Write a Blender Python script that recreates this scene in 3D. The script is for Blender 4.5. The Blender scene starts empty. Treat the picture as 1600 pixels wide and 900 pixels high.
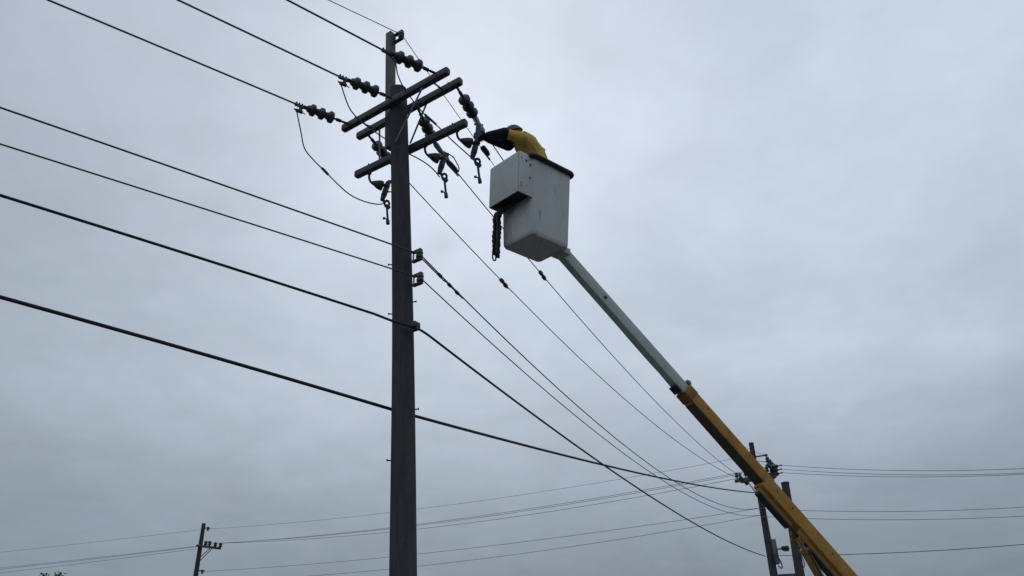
import bpy, bmesh, math, random
from mathutils import Vector as V, Matrix
S = bpy.context.scene
COL = S.collection
rad = math.radians

# ------------------------------------------------------------------ camera
EYE = V((0, 0, 1.6))
FOC = 1256.0                               # focal length in pixels of a 1600 wide frame
PITCH, ROLL = rad(28.1), rad(-2.68)
ROT = Matrix.Rotation(math.pi / 2 + PITCH, 3, 'X') @ Matrix.Rotation(ROLL, 3, 'Z')
cam = bpy.data.cameras.new('camera'); cam_o = bpy.data.objects.new('camera', cam); COL.objects.link(cam_o)
cam_o.matrix_world = Matrix.Translation(EYE) @ ROT.to_4x4()
cam.sensor_width = 36; cam.lens = FOC * 36 / 1600
cam.clip_start = .05; cam.clip_end = 8000
S.camera = cam_o

def ray(px, py): return ROT @ V(((px - 800) / FOC, (450 - py) / FOC, -1))
def at_y(px, py, Y): d = ray(px, py); return EYE + d * (Y / d.y)
def at_z(px, py, Z): d = ray(px, py); return EYE + d * ((Z - EYE.z) / d.z)
def at_d(px, py, D): return EYE + ray(px, py) * D
def unit(x, y, z=0): return V((x, y, z)).normalized()
def az(deg, dz=0): return unit(math.sin(rad(deg)), math.cos(rad(deg)), dz)

# ------------------------------------------------------------------ sky and sun
SUN_EL, SUN_AZ = rad(44), rad(-4)
W = bpy.data.worlds.new('World'); S.world = W; W.use_nodes = True
nt = W.node_tree; nt.nodes.clear()
def N(t, **k):
    n = nt.nodes.new(t)
    for a, b in k.items(): setattr(n, a, b)
    return n
def L(a, b): nt.links.new(a, b)
def M(op, a, b=None, c=None):
    n = N('ShaderNodeMath', operation=op)
    for i, v in enumerate((a, b, c)):
        if v is None: continue
        if hasattr(v, 'is_linked'): L(v, n.inputs[i])
        else: n.inputs[i].default_value = v
    return n.outputs[0]
def VM(op, a, b):
    n = N('ShaderNodeVectorMath', operation=op)
    for i, v in enumerate((a, b)):
        if hasattr(v, 'is_linked'): L(v, n.inputs[i])
        else: n.inputs[i].default_value = v
    return n
tc = N('ShaderNodeTexCoord'); D = tc.outputs['Generated']
sep = N('ShaderNodeSeparateXYZ'); L(D, sep.inputs[0])
sky = N('ShaderNodeTexSky', sky_type='NISHITA', sun_disc=False)
sky.sun_elevation = SUN_EL; sky.sun_rotation = SUN_AZ; sky.air_density = 1.5; sky.dust_density = 3
SKY_LOBES = [(720, 300, 10, .48), (1110, 300, 20, -.16), (1330, 590, 40, .10), (20, 390, 20, -.07), (395, 20, 30, -.07), (20, 250, 10, -.24), (1560, 80, 8, .19), (1590, 640, 60, .08), (1050, 40, 14, -.11), (20, 870, 20, .19), (1330, 600, 60, .05), (1600, 650, 120, -.10), (1575, 520, 900, .13), (1520, 532, 1500, .08), (1475, 548, 2500, .05), (1570, 468, 900, -.09), (1500, 495, 1500, -.04), (690, 378, 9000, -.07), (905, 205, 500, -.05), (860, 240, 1500, .04)]
# overcast deck: grey low down, paler overhead
ramp = N('ShaderNodeValToRGB'); L(sep.outputs[2], ramp.inputs[0])
cr = ramp.color_ramp; cr.interpolation = 'CARDINAL'
deck = [(.0, .190, .80, 1.18), (.10, .216, .80, 1.175), (.17, .247, .81, 1.17), (.24, .300, .835, 1.16), (.33, .395, .855, 1.145), (.45, .455, .86, 1.14), (.60, .519, .87, 1.14), (.76, .527, .865, 1.14), (1.0, .530, .865, 1.14)]
while len(cr.elements) < len(deck): cr.elements.new(.5)
for e, (p, g_, r_, b_) in zip(cr.elements, deck): e.position = p; e.color = (g_ * r_ * 1.053, g_ * 1.038, g_ * b_ * 1.075, 1)
# cloud texture laid on a flat deck overhead
zz = M('ADD', M('MAXIMUM', sep.outputs[2], 0.0), .22)
comb = N('ShaderNodeCombineXYZ')
L(M('DIVIDE', sep.outputs[0], zz), comb.inputs[0]); L(M('DIVIDE', sep.outputs[1], zz), comb.inputs[1])
def noise(scale, detail, rough, off):
    n = N('ShaderNodeTexNoise'); n.inputs['Scale'].default_value = scale
    n.inputs['Detail'].default_value = detail; n.inputs['Roughness'].default_value = rough
    n.inputs['Distortion'].default_value = .35
    a = VM('ADD', comb.outputs[0], off); L(a.outputs[0], n.inputs['Vector']); return n.outputs['Fac']
n1 = noise(1.1, 4, .5, (3.1, 7.7, 0)); n2 = noise(3.4, 6, .55, (11.3, 2.2, 4)); n3 = noise(9.0, 6, .6, (5.2, 1.4, 9))
cl = M('ADD', M('MULTIPLY', M('SUBTRACT', n1, .5), .26), M('ADD', M('MULTIPLY', M('SUBTRACT', n2, .5), .31), M('MULTIPLY', M('SUBTRACT', n3, .5), .19)))
# thin bright cloud in front of the hidden sun, paler and heavier banks to either side
def lobe(px, py, k, amp):
    dot = VM('DOT_PRODUCT', D, tuple(ray(px, py).normalized())).outputs['Value']
    return M('MULTIPLY', M('EXPONENT', M('MULTIPLY', M('SUBTRACT', dot, 1.0), k)), amp)
g = cl
for a_ in SKY_LOBES: g = M('ADD', g, lobe(*a_))
gain = M('EXPONENT', g)
mul = N('ShaderNodeVectorMath', operation='SCALE'); L(ramp.outputs[0], mul.inputs[0]); L(M('MULTIPLY', gain, 10.0), mul.inputs['Scale'])
mix = N('ShaderNodeMix', data_type='RGBA'); mix.inputs['Factor'].default_value = .97
L(sky.outputs[0], mix.inputs['A']); L(mul.outputs[0], mix.inputs['B'])
bg = N('ShaderNodeBackground'); bg.inputs['Strength'].default_value = .1
L(mix.outputs['Result'], bg.inputs['Color'])
L(bg.outputs[0], N('ShaderNodeOutputWorld').inputs['Surface'])
sl = bpy.data.lights.new('sun', 'SUN'); sl.energy = .5; sl.angle = rad(40); sl.color = (1, .97, .93)
so = bpy.data.objects.new('sun', sl); COL.objects.link(so)
so.rotation_euler = V((math.sin(SUN_AZ) * math.cos(SUN_EL), math.cos(SUN_AZ) * math.cos(SUN_EL), math.sin(SUN_EL))).to_track_quat('Z', 'Y').to_euler()
S.view_settings.view_transform = 'Standard'; S.view_settings.look = 'None'
S.view_settings.exposure = 0; S.view_settings.gamma = 1

# ------------------------------------------------------------------ materials
def mat(name, c1, c2, rough=.7, scale=6, metal=0, bump=.0, stretch=(1, 1, 1), speck=0, spec=.5, detail=6):
    m = bpy.data.materials.new(name); m.use_nodes = True; t = m.node_tree; b = t.nodes['Principled BSDF']
    co = t.nodes.new('ShaderNodeTexCoord'); mp = t.nodes.new('ShaderNodeMapping'); mp.inputs['Scale'].default_value = stretch
    t.links.new(co.outputs['Object'], mp.inputs[0])
    n = t.nodes.new('ShaderNodeTexNoise'); n.inputs['Scale'].default_value = scale; n.inputs['Detail'].default_value = detail
    n.inputs['Roughness'].default_value = .6; t.links.new(mp.outputs[0], n.inputs['Vector'])
    r = t.nodes.new('ShaderNodeValToRGB'); r.color_ramp.elements[0].position = .35; r.color_ramp.elements[1].position = .65
    r.color_ramp.elements[0].color = (*c1, 1); r.color_ramp.elements[1].color = (*c2, 1)
    t.links.new(n.outputs['Fac'], r.inputs[0]); out = r.outputs[0]
    if speck:                                   # scuffs and dirt spots
        n3 = t.nodes.new('ShaderNodeTexNoise'); n3.inputs['Scale'].default_value = scale * 5; n3.inputs['Detail'].default_value = 8
        t.links.new(mp.outputs[0], n3.inputs['Vector'])
        r3 = t.nodes.new('ShaderNodeValToRGB'); r3.color_ramp.elements[0].position = .60; r3.color_ramp.elements[1].position = .72
        r3.color_ramp.elements[0].color = (0, 0, 0, 1); r3.color_ramp.elements[1].color = (speck,) * 3 + (1,)
        t.links.new(n3.outputs['Fac'], r3.inputs[0])
        mx = t.nodes.new('ShaderNodeMix'); mx.data_type = 'RGBA'; mx.blend_type = 'MIX'
        t.links.new(r3.outputs[0], mx.inputs['Factor']); t.links.new(out, mx.inputs['A'])
        mx.inputs['B'].default_value = (c1[0] * .35, c1[1] * .33, c1[2] * .3, 1); out = mx.outputs['Result']
    t.links.new(out, b.inputs['Base Color'])
    b.inputs['Roughness'].default_value = rough; b.inputs['Metallic'].default_value = metal
    b.inputs['Specular IOR Level'].default_value = spec
    if bump:
        bp = t.nodes.new('ShaderNodeBump'); bp.inputs['Strength'].default_value = bump; bp.inputs['Distance'].default_value = .01
        t.links.new(n.outputs['Fac'], bp.inputs['Height']); t.links.new(bp.outputs[0], b.inputs['Normal'])
    return m
CONC = mat('dark_concrete', (.056, .060, .065), (.086, .089, .091), .9, 5, bump=.35, stretch=(3, 3, .35), speck=.5, spec=.2)
WOODGREY = mat('grey_steel', (.12, .122, .122), (.17, .168, .165), .75, 9, bump=.15, stretch=(4, 4, .6), spec=.3)
ARM = mat('crossarm_steel', (.065, .072, .077), (.10, .108, .112), .6, 8, bump=.1, speck=.3, spec=.35)
STEEL = mat('galvanised', (.12, .122, .125), (.20, .20, .205), .5, 20, metal=.4, spec=.4)
DSTEEL = mat('dark_fitting', (.030, .036, .040), (.050, .056, .060), .55, 25, metal=.3)
PORC = mat('porcelain', (.040, .050, .052), (.058, .068, .070), .35, 8)
PORCL = mat('pale_porcelain', (.10, .11, .11), (.15, .16, .16), .3, 8)
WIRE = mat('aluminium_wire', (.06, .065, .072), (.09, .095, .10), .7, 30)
FARWIRE = mat('hazed_wire', (.15, .17, .18), (.19, .21, .22), .8, 30)  # paler than the near wire: distance haze put into the colour
CABLE = mat('black_cable', (.013, .017, .023), (.022, .027, .034), .7, 30)
WHITEFG = mat('white_fibreglass', (.60, .62, .605), (.69, .71, .69), .6, 3.4, bump=.05, stretch=(1, 1, .22), speck=.6, spec=.2)
BOXW = mat('cream_box', (.60, .615, .595), (.67, .685, .665), .6, 2.5, speck=.28, spec=.2)
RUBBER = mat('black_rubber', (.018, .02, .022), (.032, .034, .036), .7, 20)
GREYBOOM = mat('grey_green_paint', (.47, .52, .475), (.56, .60, .56), .6, 3, speck=.35, spec=.2)
YELLOW = mat('worn_yellow_paint', (.41, .212, .050), (.52, .278, .070), .65, 5, bump=.1, speck=.65, spec=.15)
YELLOWD = mat('dirty_yellow_paint', (.25, .140, .042), (.36, .20, .058), .7, 6, speck=.6, spec=.15)
UNDERSHADE = mat('boom_underside_shade', (.085, .068, .048), (.13, .10, .065), .7, 5, speck=.5, spec=.15)  # dark brown that paints the shade on the boom underside
CHROME = mat('chrome', (.5, .5, .5), (.6, .6, .6), .25, 8, metal=.9)
SKIN = mat('skin', (.36, .21, .14), (.42, .25, .17), .6, 8)
JACKET = mat('yellow_jacket', (.60, .40, .095), (.75, .51, .135), .9, 14, bump=.5, speck=.25, spec=.2)
NAVY = mat('navy_rubber_sleeve', (.012, .017, .032), (.020, .026, .045), .8, 14, bump=.2, spec=.15)
TROUS = mat('navy_trousers', (.03, .035, .05), (.05, .055, .07), .9, 20)
HELMET = mat('brown_helmet', (.080, .048, .040), (.11, .066, .052), .45, 6)
ORANGE = mat('orange_trim', (.55, .22, .07), (.62, .27, .09), .6, 6)
VEST = mat('grey_harness', (.25, .23, .23), (.32, .30, .30), .9, 20)
EYEM = mat('eye', (.02, .015, .012), (.03, .02, .02), .2, 8)
ASPH = mat('asphalt', (.026, .027, .029), (.036, .037, .039), .9, 1.5, bump=.3, spec=.15)
PAINT = mat('road_paint', (.6, .6, .58), (.75, .75, .72), .7, 3, speck=.4)
EARTH = mat('grassy_earth', (.018, .021, .016), (.030, .032, .024), .95, .4, spec=.1)
KERB = mat('kerb_concrete', (.16, .16, .155), (.22, .22, .21), .9, 3)
GLASS = mat('dark_glass', (.02, .025, .03), (.03, .035, .04), .1, 2)
BLDG = mat('grey_render', (.26, .28, .29), (.32, .34, .35), .9, 1)
BARK = mat('bark', (.06, .05, .04), (.09, .075, .06), .9, 8, bump=.4)
LEAF = mat('leaf', (.035, .05, .025), (.07, .09, .04), .7, 2)
TYRE = mat('tyre', (.015, .015, .016), (.025, .025, .026), .9, 10)

# ------------------------------------------------------------------ mesh helpers
def basis(x):
    x = x.normalized(); r = V((0, 0, 1)) if abs(x.z) < .95 else V((1, 0, 0))
    y = r.cross(x).normalized(); return x, y, x.cross(y)
def box(bm, c, ex, ey, ez, dx, dy, dz, bev=0):
    vs = [bm.verts.new(c + ex * (dx / 2 * i) + ey * (dy / 2 * j) + ez * (dz / 2 * k)) for i in (-1, 1) for j in (-1, 1) for k in (-1, 1)]
    q = [(0, 1, 3, 2), (4, 6, 7, 5), (0, 4, 5, 1), (2, 3, 7, 6), (0, 2, 6, 4), (1, 5, 7, 3)]
    fs = [bm.faces.new([vs[i] for i in f]) for f in q]
    bmesh.ops.recalc_face_normals(bm, faces=fs)
    if bev:
        es = list({e for f in fs for e in f.edges})
        bmesh.ops.bevel(bm, geom=es, offset=bev, segments=2, profile=.6, affect='EDGES')
def bar(bm, a, b, w, h, bev=0, up=None):
    x, y, z = basis(b - a)
    if up is not None: y = up.cross(x).normalized(); z = x.cross(y)
    box(bm, (a + b) / 2, x, y, z, (b - a).length, w, h, bev)
def tube(bm, pts, r, seg=8):
    pts = [V(p) for p in pts]; n = len(pts); rr = r if isinstance(r, (list, tuple)) else [r] * n
    t0 = (pts[1] - pts[0]).normalized(); _, y, _ = basis(t0); rings = []
    for i, p in enumerate(pts):
        t = (pts[min(i + 1, n - 1)] - pts[max(i - 1, 0)]).normalized()
        y = (y - t * y.dot(t)).normalized(); z = t.cross(y)
        rings.append([bm.verts.new(p + (y * math.cos(k * 2 * math.pi / seg) + z * math.sin(k * 2 * math.pi / seg)) * rr[i]) for k in range(seg)])
    for a, b in zip(rings, rings[1:]):
        for k in range(seg): bm.faces.new((a[k], a[(k + 1) % seg], b[(k + 1) % seg], b[k]))
    bm.faces.new(list(reversed(rings[0]))); bm.faces.new(rings[-1])
def lathe(bm, p, ax, prof, seg=16):
    x, y, z = basis(ax)
    tube_pts = [(s, max(r, 1e-4)) for s, r in prof]; rings = []
    for s, r in tube_pts:
        rings.append([bm.verts.new(p + x * s + (y * math.cos(k * 2 * math.pi / seg) + z * math.sin(k * 2 * math.pi / seg)) * r) for k in range(seg)])
    for a, b in zip(rings, rings[1:]):
        for k in range(seg): bm.faces.new((a[k], a[(k + 1) % seg], b[(k + 1) % seg], b[k]))
    bm.faces.new(list(reversed(rings[0]))); bm.faces.new(rings[-1])
def ball(bm, c, rx, ry=None, rz=None, rot=None, seg=16):
    m = Matrix.Diagonal((rx, ry or rx, rz or rx, 1))
    if rot: m = rot.to_4x4() @ m
    bmesh.ops.create_uvsphere(bm, u_segments=seg, v_segments=seg // 2 + 2, radius=1, matrix=Matrix.Translation(c) @ m)
def smooth_pts(pts, n=6):
    pts = [V(p) for p in pts]; P = [pts[0] * 2 - pts[1]] + pts + [pts[-1] * 2 - pts[-2]]; out = []
    for i in range(1, len(P) - 2):
        for k in range(n):
            t = k / n; a, b, c, d = P[i - 1:i + 3]
            out.append(.5 * ((2 * b) + (c - a) * t + (2 * a - 5 * b + 4 * c - d) * t * t + (3 * b - a - 3 * c + d) * t ** 3))
    return out + [pts[-1]]
ORG = {}
def link_mesh(name, me, parent):
    o = bpy.data.objects.new(name, me); COL.objects.link(o)
    if parent is not None: o.parent = parent
    return o
def obj(name, bm, m, parent=None, sharp=35):
    """one mesh object; geometry is given in world space and stored relative to the thing's base"""
    org = ORG.get(parent.name, V((0, 0, 0))) if parent is not None else V((0, 0, 0))
    bmesh.ops.translate(bm, verts=bm.verts, vec=-org)
    bmesh.ops.recalc_face_normals(bm, faces=bm.faces)
    me = bpy.data.meshes.new(name); bm.to_mesh(me); bm.free()
    me.polygons.foreach_set('use_smooth', [True] * len(me.polygons)); me.set_sharp_from_angle(angle=rad(sharp))
    me.materials.append(m); o = link_mesh(name, me, parent); ORG[o.name] = org
    return o
def tag(o, label, cat, group=None, kind=None):
    o['label'] = label; o['category'] = cat
    if group: o['group'] = group
    if kind: o['kind'] = kind
    return o
def thing(name, label, cat, loc, group=None):
    o = bpy.data.objects.new(name, None); COL.objects.link(o); o.location = loc; ORG[o.name] = V(loc)
    o.empty_display_size = .2
    return tag(o, label, cat, group)
def dup(root, mtx, label, group=None):
    r = root.copy(); COL.objects.link(r); r.matrix_world = mtx; r['label'] = label
    if group: r['group'] = group
    for ch in list(root.children):
        c = ch.copy(); COL.objects.link(c); c.parent = r
        for gch in list(ch.children):
            d = gch.copy(); COL.objects.link(d); d.parent = c
    return r
def B(): return bmesh.new()
UP = V((0, 0, 1))

# ------------------------------------------------------------------ ground and road
def sheet(name, pts, z, m):
    bm = B(); bm.faces.new([bm.verts.new((x, y, z)) for x, y in pts]); o = obj(name, bm, m); o['kind'] = 'structure'; return o
sheet('ground', [(-3000, -3000), (3000, -3000), (3000, 3000), (-3000, 3000)], 0, EARTH)
RD = az(35); RN = V((RD.y, -RD.x, 0))                       # road runs past the pole
def strip(name, off, half, l0, l1, z, m, hz=None):
    c = V((3.2, 8.0, 0)) + RN * off; p = [c + RD * l0 - RN * half, c + RD * l0 + RN * half, c + RD * l1 + RN * half, c + RD * l1 - RN * half]
    if hz is None: return sheet(name, [(q.x, q.y) for q in p], z, m)
    bm = B(); bar(bm, c + RD * l0 + UP * hz / 2, c + RD * l1 + UP * hz / 2, half * 2, hz, .01, UP); o = obj(name, bm, m); o['kind'] = 'structure'; return o
strip('road', 1.2, 4.0, -60, 120, .004, ASPH)
strip('road_edge_line', -2.3, .06, -60, 120, .008, PAINT)
strip('road_edge_line', 4.7, .06, -60, 120, .008, PAINT)
strip('kerb', -2.92, .09, -60, 120, 0, KERB, .13)
strip('kerb', 5.32, .09, -60, 120, 0, KERB, .13)
strip('pavement', -4.0, .98, -60, 120, 0, KERB, .12)

# ------------------------------------------------------------------ near utility pole
Yp = 8.44
pole = thing('utility_pole', 'tall dark concrete pole in front with three crossarms near its top', 'utility pole', (-1.2, Yp, 0))
axis = [V((-1.17, Yp, 0)), V((-1.225, Yp, 2.9)), V((-1.278, Yp, 5.26)), V((-1.340, Yp, 7.0)), V((-1.410, Yp, 8.7)), V((-1.434, Yp, 9.27))]
rads = [.150, .140, .127, .120, .117, .116]
def pole_at(z):
    for a, b in zip(axis, axis[1:]):
        if a.z <= z <= b.z: return a.lerp(b, (z - a.z) / (b.z - a.z))
    return axis[-1].copy()
bm = B(); sp = smooth_pts(axis, 8); zs = [p.z for p in axis]
def rint(z):
    for i in range(5):
        if z <= zs[i + 1]: return rads[i] + (rads[i + 1] - rads[i]) * (z - zs[i]) / (zs[i + 1] - zs[i])
    return rads[-1]
tube(bm, sp + [sp[-1] + UP * .012], [rint(p.z) for p in sp] + [.105], 28)
obj('pole_shaft', bm, CONC, pole)
et, eb = at_y(610.5, 53, Yp + .12), at_y(609.5, 232, Yp + .17)
bm = B(); bar(bm, eb, et, .112, .10, .012, az(-56)); obj('pole_extension', bm, WOODGREY, pole)
ua = V((.828, -.56, 0)).normalized()                        # along the crossarms, towards the right end
un = V((.56, .828, 0)).normalized()                         # across them, away from the camera
ZA, ZB, ZC = 8.959, 9.066, 8.367
def crossarm(pL, pR, Z, w):
    a, b = at_z(*pL, Z), at_z(*pR, Z); bm = B(); bar(bm, a, b, .088, .105, .026, UP); o = obj('crossarm', bm, ARM, pole)
    return a, b, o
A0, A1, armA = crossarm((536, 202), (701, 110), ZA, .1)
B0, B1, armB = crossarm((559, 214), (721, 126), ZB, .1)
C0, C1, armC = crossarm((556, 274), (729, 191), ZC, .1)
def along(a, b, f): return a.lerp(b, f)
for a, b, o in ((A0, A1, armA), (B0, B1, armB), (C0, C1, armC)):
    for f in (.12, .88):
        bm = B(); lathe(bm, along(a, b, f) + UP * .05, UP, [(0, .016), (.02, .016), (.02, .009), (.05, .009)], 8); obj('bolt', bm, DSTEEL, o)
# spacer bolts tying the two upper arms together, and flat brace straps
for f in (.16, .84):
    bm = B(); tube(bm, [along(A0, A1, f), along(B0, B1, f)], .012); obj('spacer_bolt', bm, DSTEEL, pole)
def strap(p, q):
    bm = B(); bar(bm, p, q, .027, .010, 0, un); obj('brace', bm, STEEL, pole)
strap(at_y(660, 137, (along(A0, A1, .77) - un * .05).y), at_y(618, 222, Yp - .13))
strap(at_y(668, 158, (along(B0, B1, .67) + un * .05).y), at_y(641, 224, Yp + .10))
strap(at_y(593, 203, along(B0, B1, .22).y), at_y(593, 254, along(C0, C1, .22).y))
def rack(c, reach=.11, h=.125):
    """two flat straps with a porcelain spool between their ends"""
    bm = B()
    for s in (-1, 1): bar(bm, c - ua * reach + UP * (s * h / 2), c + ua * .03 + UP * (s * h / 2), .046, .024, 0, UP)
    bar(bm, c - ua * (reach - .012) - UP * h / 2, c - ua * (reach - .012) + UP * h / 2, .034, .014)
    r = obj('spool_rack', bm, DSTEEL, pole)
    bm = B(); lathe(bm, c - UP * .048, UP, [(0, .038), (.014, .045), (.032, .045), (.042, .034), (.054, .034), (.064, .045), (.082, .045), (.096, .038)], 14); obj('spool', bm, PORC, r)
    bm = B(); tube(bm, [c - UP * .09, c + UP * .09], .009); obj('spool_bolt', bm, DSTEEL, r)
sp1, sp2, sp0 = at_y(655.5, 398, 8.27), at_y(656.5, 435, 8.27), at_y(627, 55, 8.47)
rack(sp1); rack(sp2); rack(sp0, .13, .14)
# cable clamp, step bolts
cc = at_y(649, 511, 8.27)
bm = B(); box(bm, cc + UP * .02, ua, un, UP, .07, .10, .075, .01); box(bm, cc - UP * .03, ua, un, UP, .10, .05, .03, .006); obj('cable_clamp', bm, DSTEEL, pole)
for px, py in ((612.5, 414), (648, 472), (612, 491), (613.5, 300), (650, 640), (609, 720)):
    p = at_y(px, py, Yp); d = (p - pole_at(p.z)); d.z = 0; d = d.normalized(); q = pole_at(p.z)
    bm = B(); lathe(bm, q + d * (rint(p.z) - .02), d + UP * .12, [(0, .008), (.055, .008), (.055, .014), (.065, .014)], 8); obj('step_bolt', bm, DSTEEL, pole)
for z in (3.2, 4.1, 5.0, 5.9):                              # small plugged step holes in the concrete face
    q = pole_at(z); d = unit(.35, -1); bm = B(); lathe(bm, q + d * (rint(z) - .01), d, [(0, .012), (.013, .012), (.013, .006), (.008, .006)], 10); obj('step_socket', bm, DSTEEL, pole)

# ------------------------------------------------------------------ strain insulator strings
GI = 'strain insulator strings on the near pole'
def make_string(label, group):
    """hangs along +X from the origin: hook, three porcelain discs, dead-end clamp with a jumper terminal"""
    t = thing('insulator_string', label, 'insulator', (0, 0, 0), group); X = V((1, 0, 0))
    bm = B(); lathe(bm, V((.02, 0, 0)), X, [(0, .014), (.05, .014), (.05, .024), (.12, .024), (.12, .015), (.17, .015)], 10)
    bar(bm, V((-.03, 0, 0)), V((.05, 0, 0)), .03, .022, .004); obj('hook', bm, DSTEEL, t)
    for x in (.175, .305, .435):
        bm = B(); lathe(bm, V((x, 0, 0)), X, [(0, .026), (.006, .050), (.012, .072), (.024, .083), (.060, .085), (.072, .078), (.082, .060), (.096, .052), (.120, .046), (.130, .030)], 20); obj('insulator_disc', bm, PORC, t)
    bm = B(); bar(bm, V((.56, 0, 0)), V((.62, 0, 0)), .05, .03, .006); bar(bm, V((.60, 0, -.012)), V((.735, 0, -.004)), .03, .042, .008)
    for x in (.63, .67, .71): lathe(bm, V((x, 0, -.03)), UP, [(0, .012), (.07, .012)], 6)
    obj('dead_end_clamp', bm, DSTEEL, t)
    return t
proto = make_string('dark three-disc insulator string at the lower left end of the topmost crossarm', GI)
def frame(p, d):
    x, y, z = basis(d); m = Matrix((x, y, z)).transposed().to_4x4(); m.translation = p; return m
dl, dr = -az(54, -.01), az(22, -.06)
LP = [at_z(540, 192, ZA), at_z(609, 152, ZA), at_z(677, 113, ZA)]
RP = [at_z(577, 213, ZB - .05), at_z(654, 172, ZB - .05), at_z(715, 138, ZB - .05)]
RD3 = [az(21, -.07), az(14, -.14), az(20, -.10)]
labels = ['three-disc insulator string beside the pole, middle of the three facing the upper left', 'three-disc insulator string crossing the grey pole extension below the pole tip']
proto.matrix_world = frame(LP[0], dl)
for p, lb in zip(LP[1:], labels): dup(proto, frame(p, dl), lb)
for p, d, lb in zip(RP, RD3, ['three-disc insulator string left of the pole, above the lower crossarm', 'three-disc insulator string right of the pole, half behind the lower crossarm', 'three-disc insulator string sloping from the right crossarm end to the worker hands']):
    dup(proto, frame(p, d), lb)
LE = [p + dl * .73 for p in LP]; RE = [p + d * .73 for p, d in zip(RP, RD3)]
# jumper terminals hanging from the two left clamps
for e, lb in ((LE[0], 'bolted wire terminal hanging from the leftmost insulator string'), (LE[1], 'bolted wire terminal hanging beside the middle upper left insulator string')):
    p = e - dl * .05; bm = B(); q = p + V((.0, .0, -.10)) - dl * .02
    t = thing('jumper_terminal', lb, 'clamp', p)
    bar(bm, p - dl * .05, q, .028, .040, .005); bar(bm, q + dl * .05, q - dl * .045, .034, .040, .006); obj('terminal_body', bm, DSTEEL, t)
    for k in (-.04, 0, .04):
        bm = B(); lathe(bm, q + dl * k - un * .04, un, [(0, .012), (.03, .012), (.03, .007), (.09, .007)], 6); obj('bolt', bm, STEEL, t)

# ------------------------------------------------------------------ open fuse cutouts under the lower arm
Yc = C0.lerp(C1, .12).y
def cpt(px, py, dy=0): return at_y(px, py, Yc + dy)
c_at = cpt(577, 270)
cut = thing('fuse_cutout', 'open fuse cutout left of the pole, under the lower crossarm', 'fuse cutout', c_at, 'open fuse cutouts under the lower crossarm')
bm = B(); tube(bm, smooth_pts([c_at, cpt(577, 279), cpt(581, 286), cpt(588, 289)], 4), .016); bar(bm, c_at + UP * .03, c_at - UP * .02, .05, .06, .006); obj('bracket', bm, DSTEEL, cut)
bm = B(); p, q = cpt(581, 285, 0), cpt(599, 291, .06); d = (q - p).normalized(); ln = (q - p).length
lathe(bm, p, d, [(0, .022), (ln * .25, .040), (ln * .5, .060), (ln * .8, .072), (ln * .95, .066), (ln, .04)], 16); obj('insulator', bm, PORC, cut)
bm = B(); p, q = cpt(607, 284, .06), cpt(597, 313, .02); d = (q - p).normalized(); ln = (q - p).length
lathe(bm, p, d, [(0, .022), (.02, .036), (ln * .3, .040), (ln * .34, .030), (ln * .40, .040), (ln * .75, .040), (ln * .8, .030), (ln * .85, .036), (ln, .026)], 14); obj('arrester_body', bm, DSTEEL, cut)
bm = B(); bar(bm, cpt(599, 291, .06), cpt(607, 284, .06), .03, .02); bar(bm, cpt(606, 284, .06), cpt(613, 284, .08), .03, .045, .006); obj('top_contact', bm, DSTEEL, cut)
bm = B(); pts = [cpt(604.5 + 3.6 * math.cos(a), 318 + 4.4 * math.sin(a), .03) for a in [k * math.pi / 6 for k in range(13)]]; tube(bm, pts, .017, 6)
bar(bm, cpt(597, 311, .02), cpt(602, 317, .03), .035, .03, .005); bar(bm, cpt(602, 321, .03), cpt(609, 325, .03), .03, .045, .006); obj('hinge', bm, DSTEEL, cut)
bm = B(); tube(bm, [cpt(604.5, 323, .03), cpt(606, 346, .03)], .015); lathe(bm, cpt(605.7, 343, .03), cpt(606.3, 352, .03) - cpt(605.7, 343, .03), [(0, .016), (.01, .024), (.07, .026), (.08, .014)], 10); obj('fuse_tube', bm, DSTEEL, cut)
bm = B(); tube(bm, [cpt(606, 343, .03), cpt(600, 341, .03)], .009); ball(bm, cpt(600, 341, .03), .02, seg=8); obj('pull_ring', bm, STEEL, cut)
dup(cut, Matrix.Translation(at_z(664, 227, ZC)), 'open fuse cutout hanging right of the pole, middle of the lower crossarm')
cut3 = at_z(714, 203, ZC)
dup(cut, Matrix.Translation(cut3), 'open fuse cutout at the right crossarm end beside the worker hands')

# ------------------------------------------------------------------ bucket truck: bucket
E2 = V((.749, .663, -.008)).normalized(); BU = V((.063, -.059, .996)); BU = (BU - E2 * BU.dot(E2)).normalized(); E1 = BU.cross(E2).normalized()
if E1.x > 0: E1 = -E1
BC = V((.294, 8.2, 6.491)) + E2 * .010; BW, BD, BH, BK = .54, .594, 1.055, 1.095
truck = thing('bucket_truck', 'bucket truck with white bucket on a long grey and yellow boom', 'bucket truck', (5.35, 10.95, 0))
def bp(a, b, c): return BC + E1 * a + E2 * b + BU * c
def rrect(w, d, r, n=5):
    out = []
    for cx, cy, a0 in ((1, 1, 0), (-1, 1, 90), (-1, -1, 180), (1, -1, 270)):
        for k in range(n + 1):
            a = rad(a0 + 90 * k / n); out.append((cx * (w / 2 - r) + r * math.cos(a), cy * (d / 2 - r) + r * math.sin(a)))
    return out
def loops(bm, spec):
    rings = [[bm.verts.new(bp(x, y, z)) for x, y in rrect(w, d, r)] for w, d, r, z in spec]
    for a, b in zip(rings, rings[1:]):
        for k in range(len(a)): bm.faces.new((a[k], a[(k + 1) % len(a)], b[(k + 1) % len(a)], b[k]))
    return rings
def wk(z): return 1 + (BK - 1) * z / BH
bm = B(); sp_ = [(BW - .09, BD - .09, .03, 0), (BW - .03, BD - .03, .045, .008), (BW - .004, BD - .004, .05, .030)]
for z in (.06, .3, .62, .95, BH - .002): sp_.append((BW * wk(z), BD * wk(z), .05, z))
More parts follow.
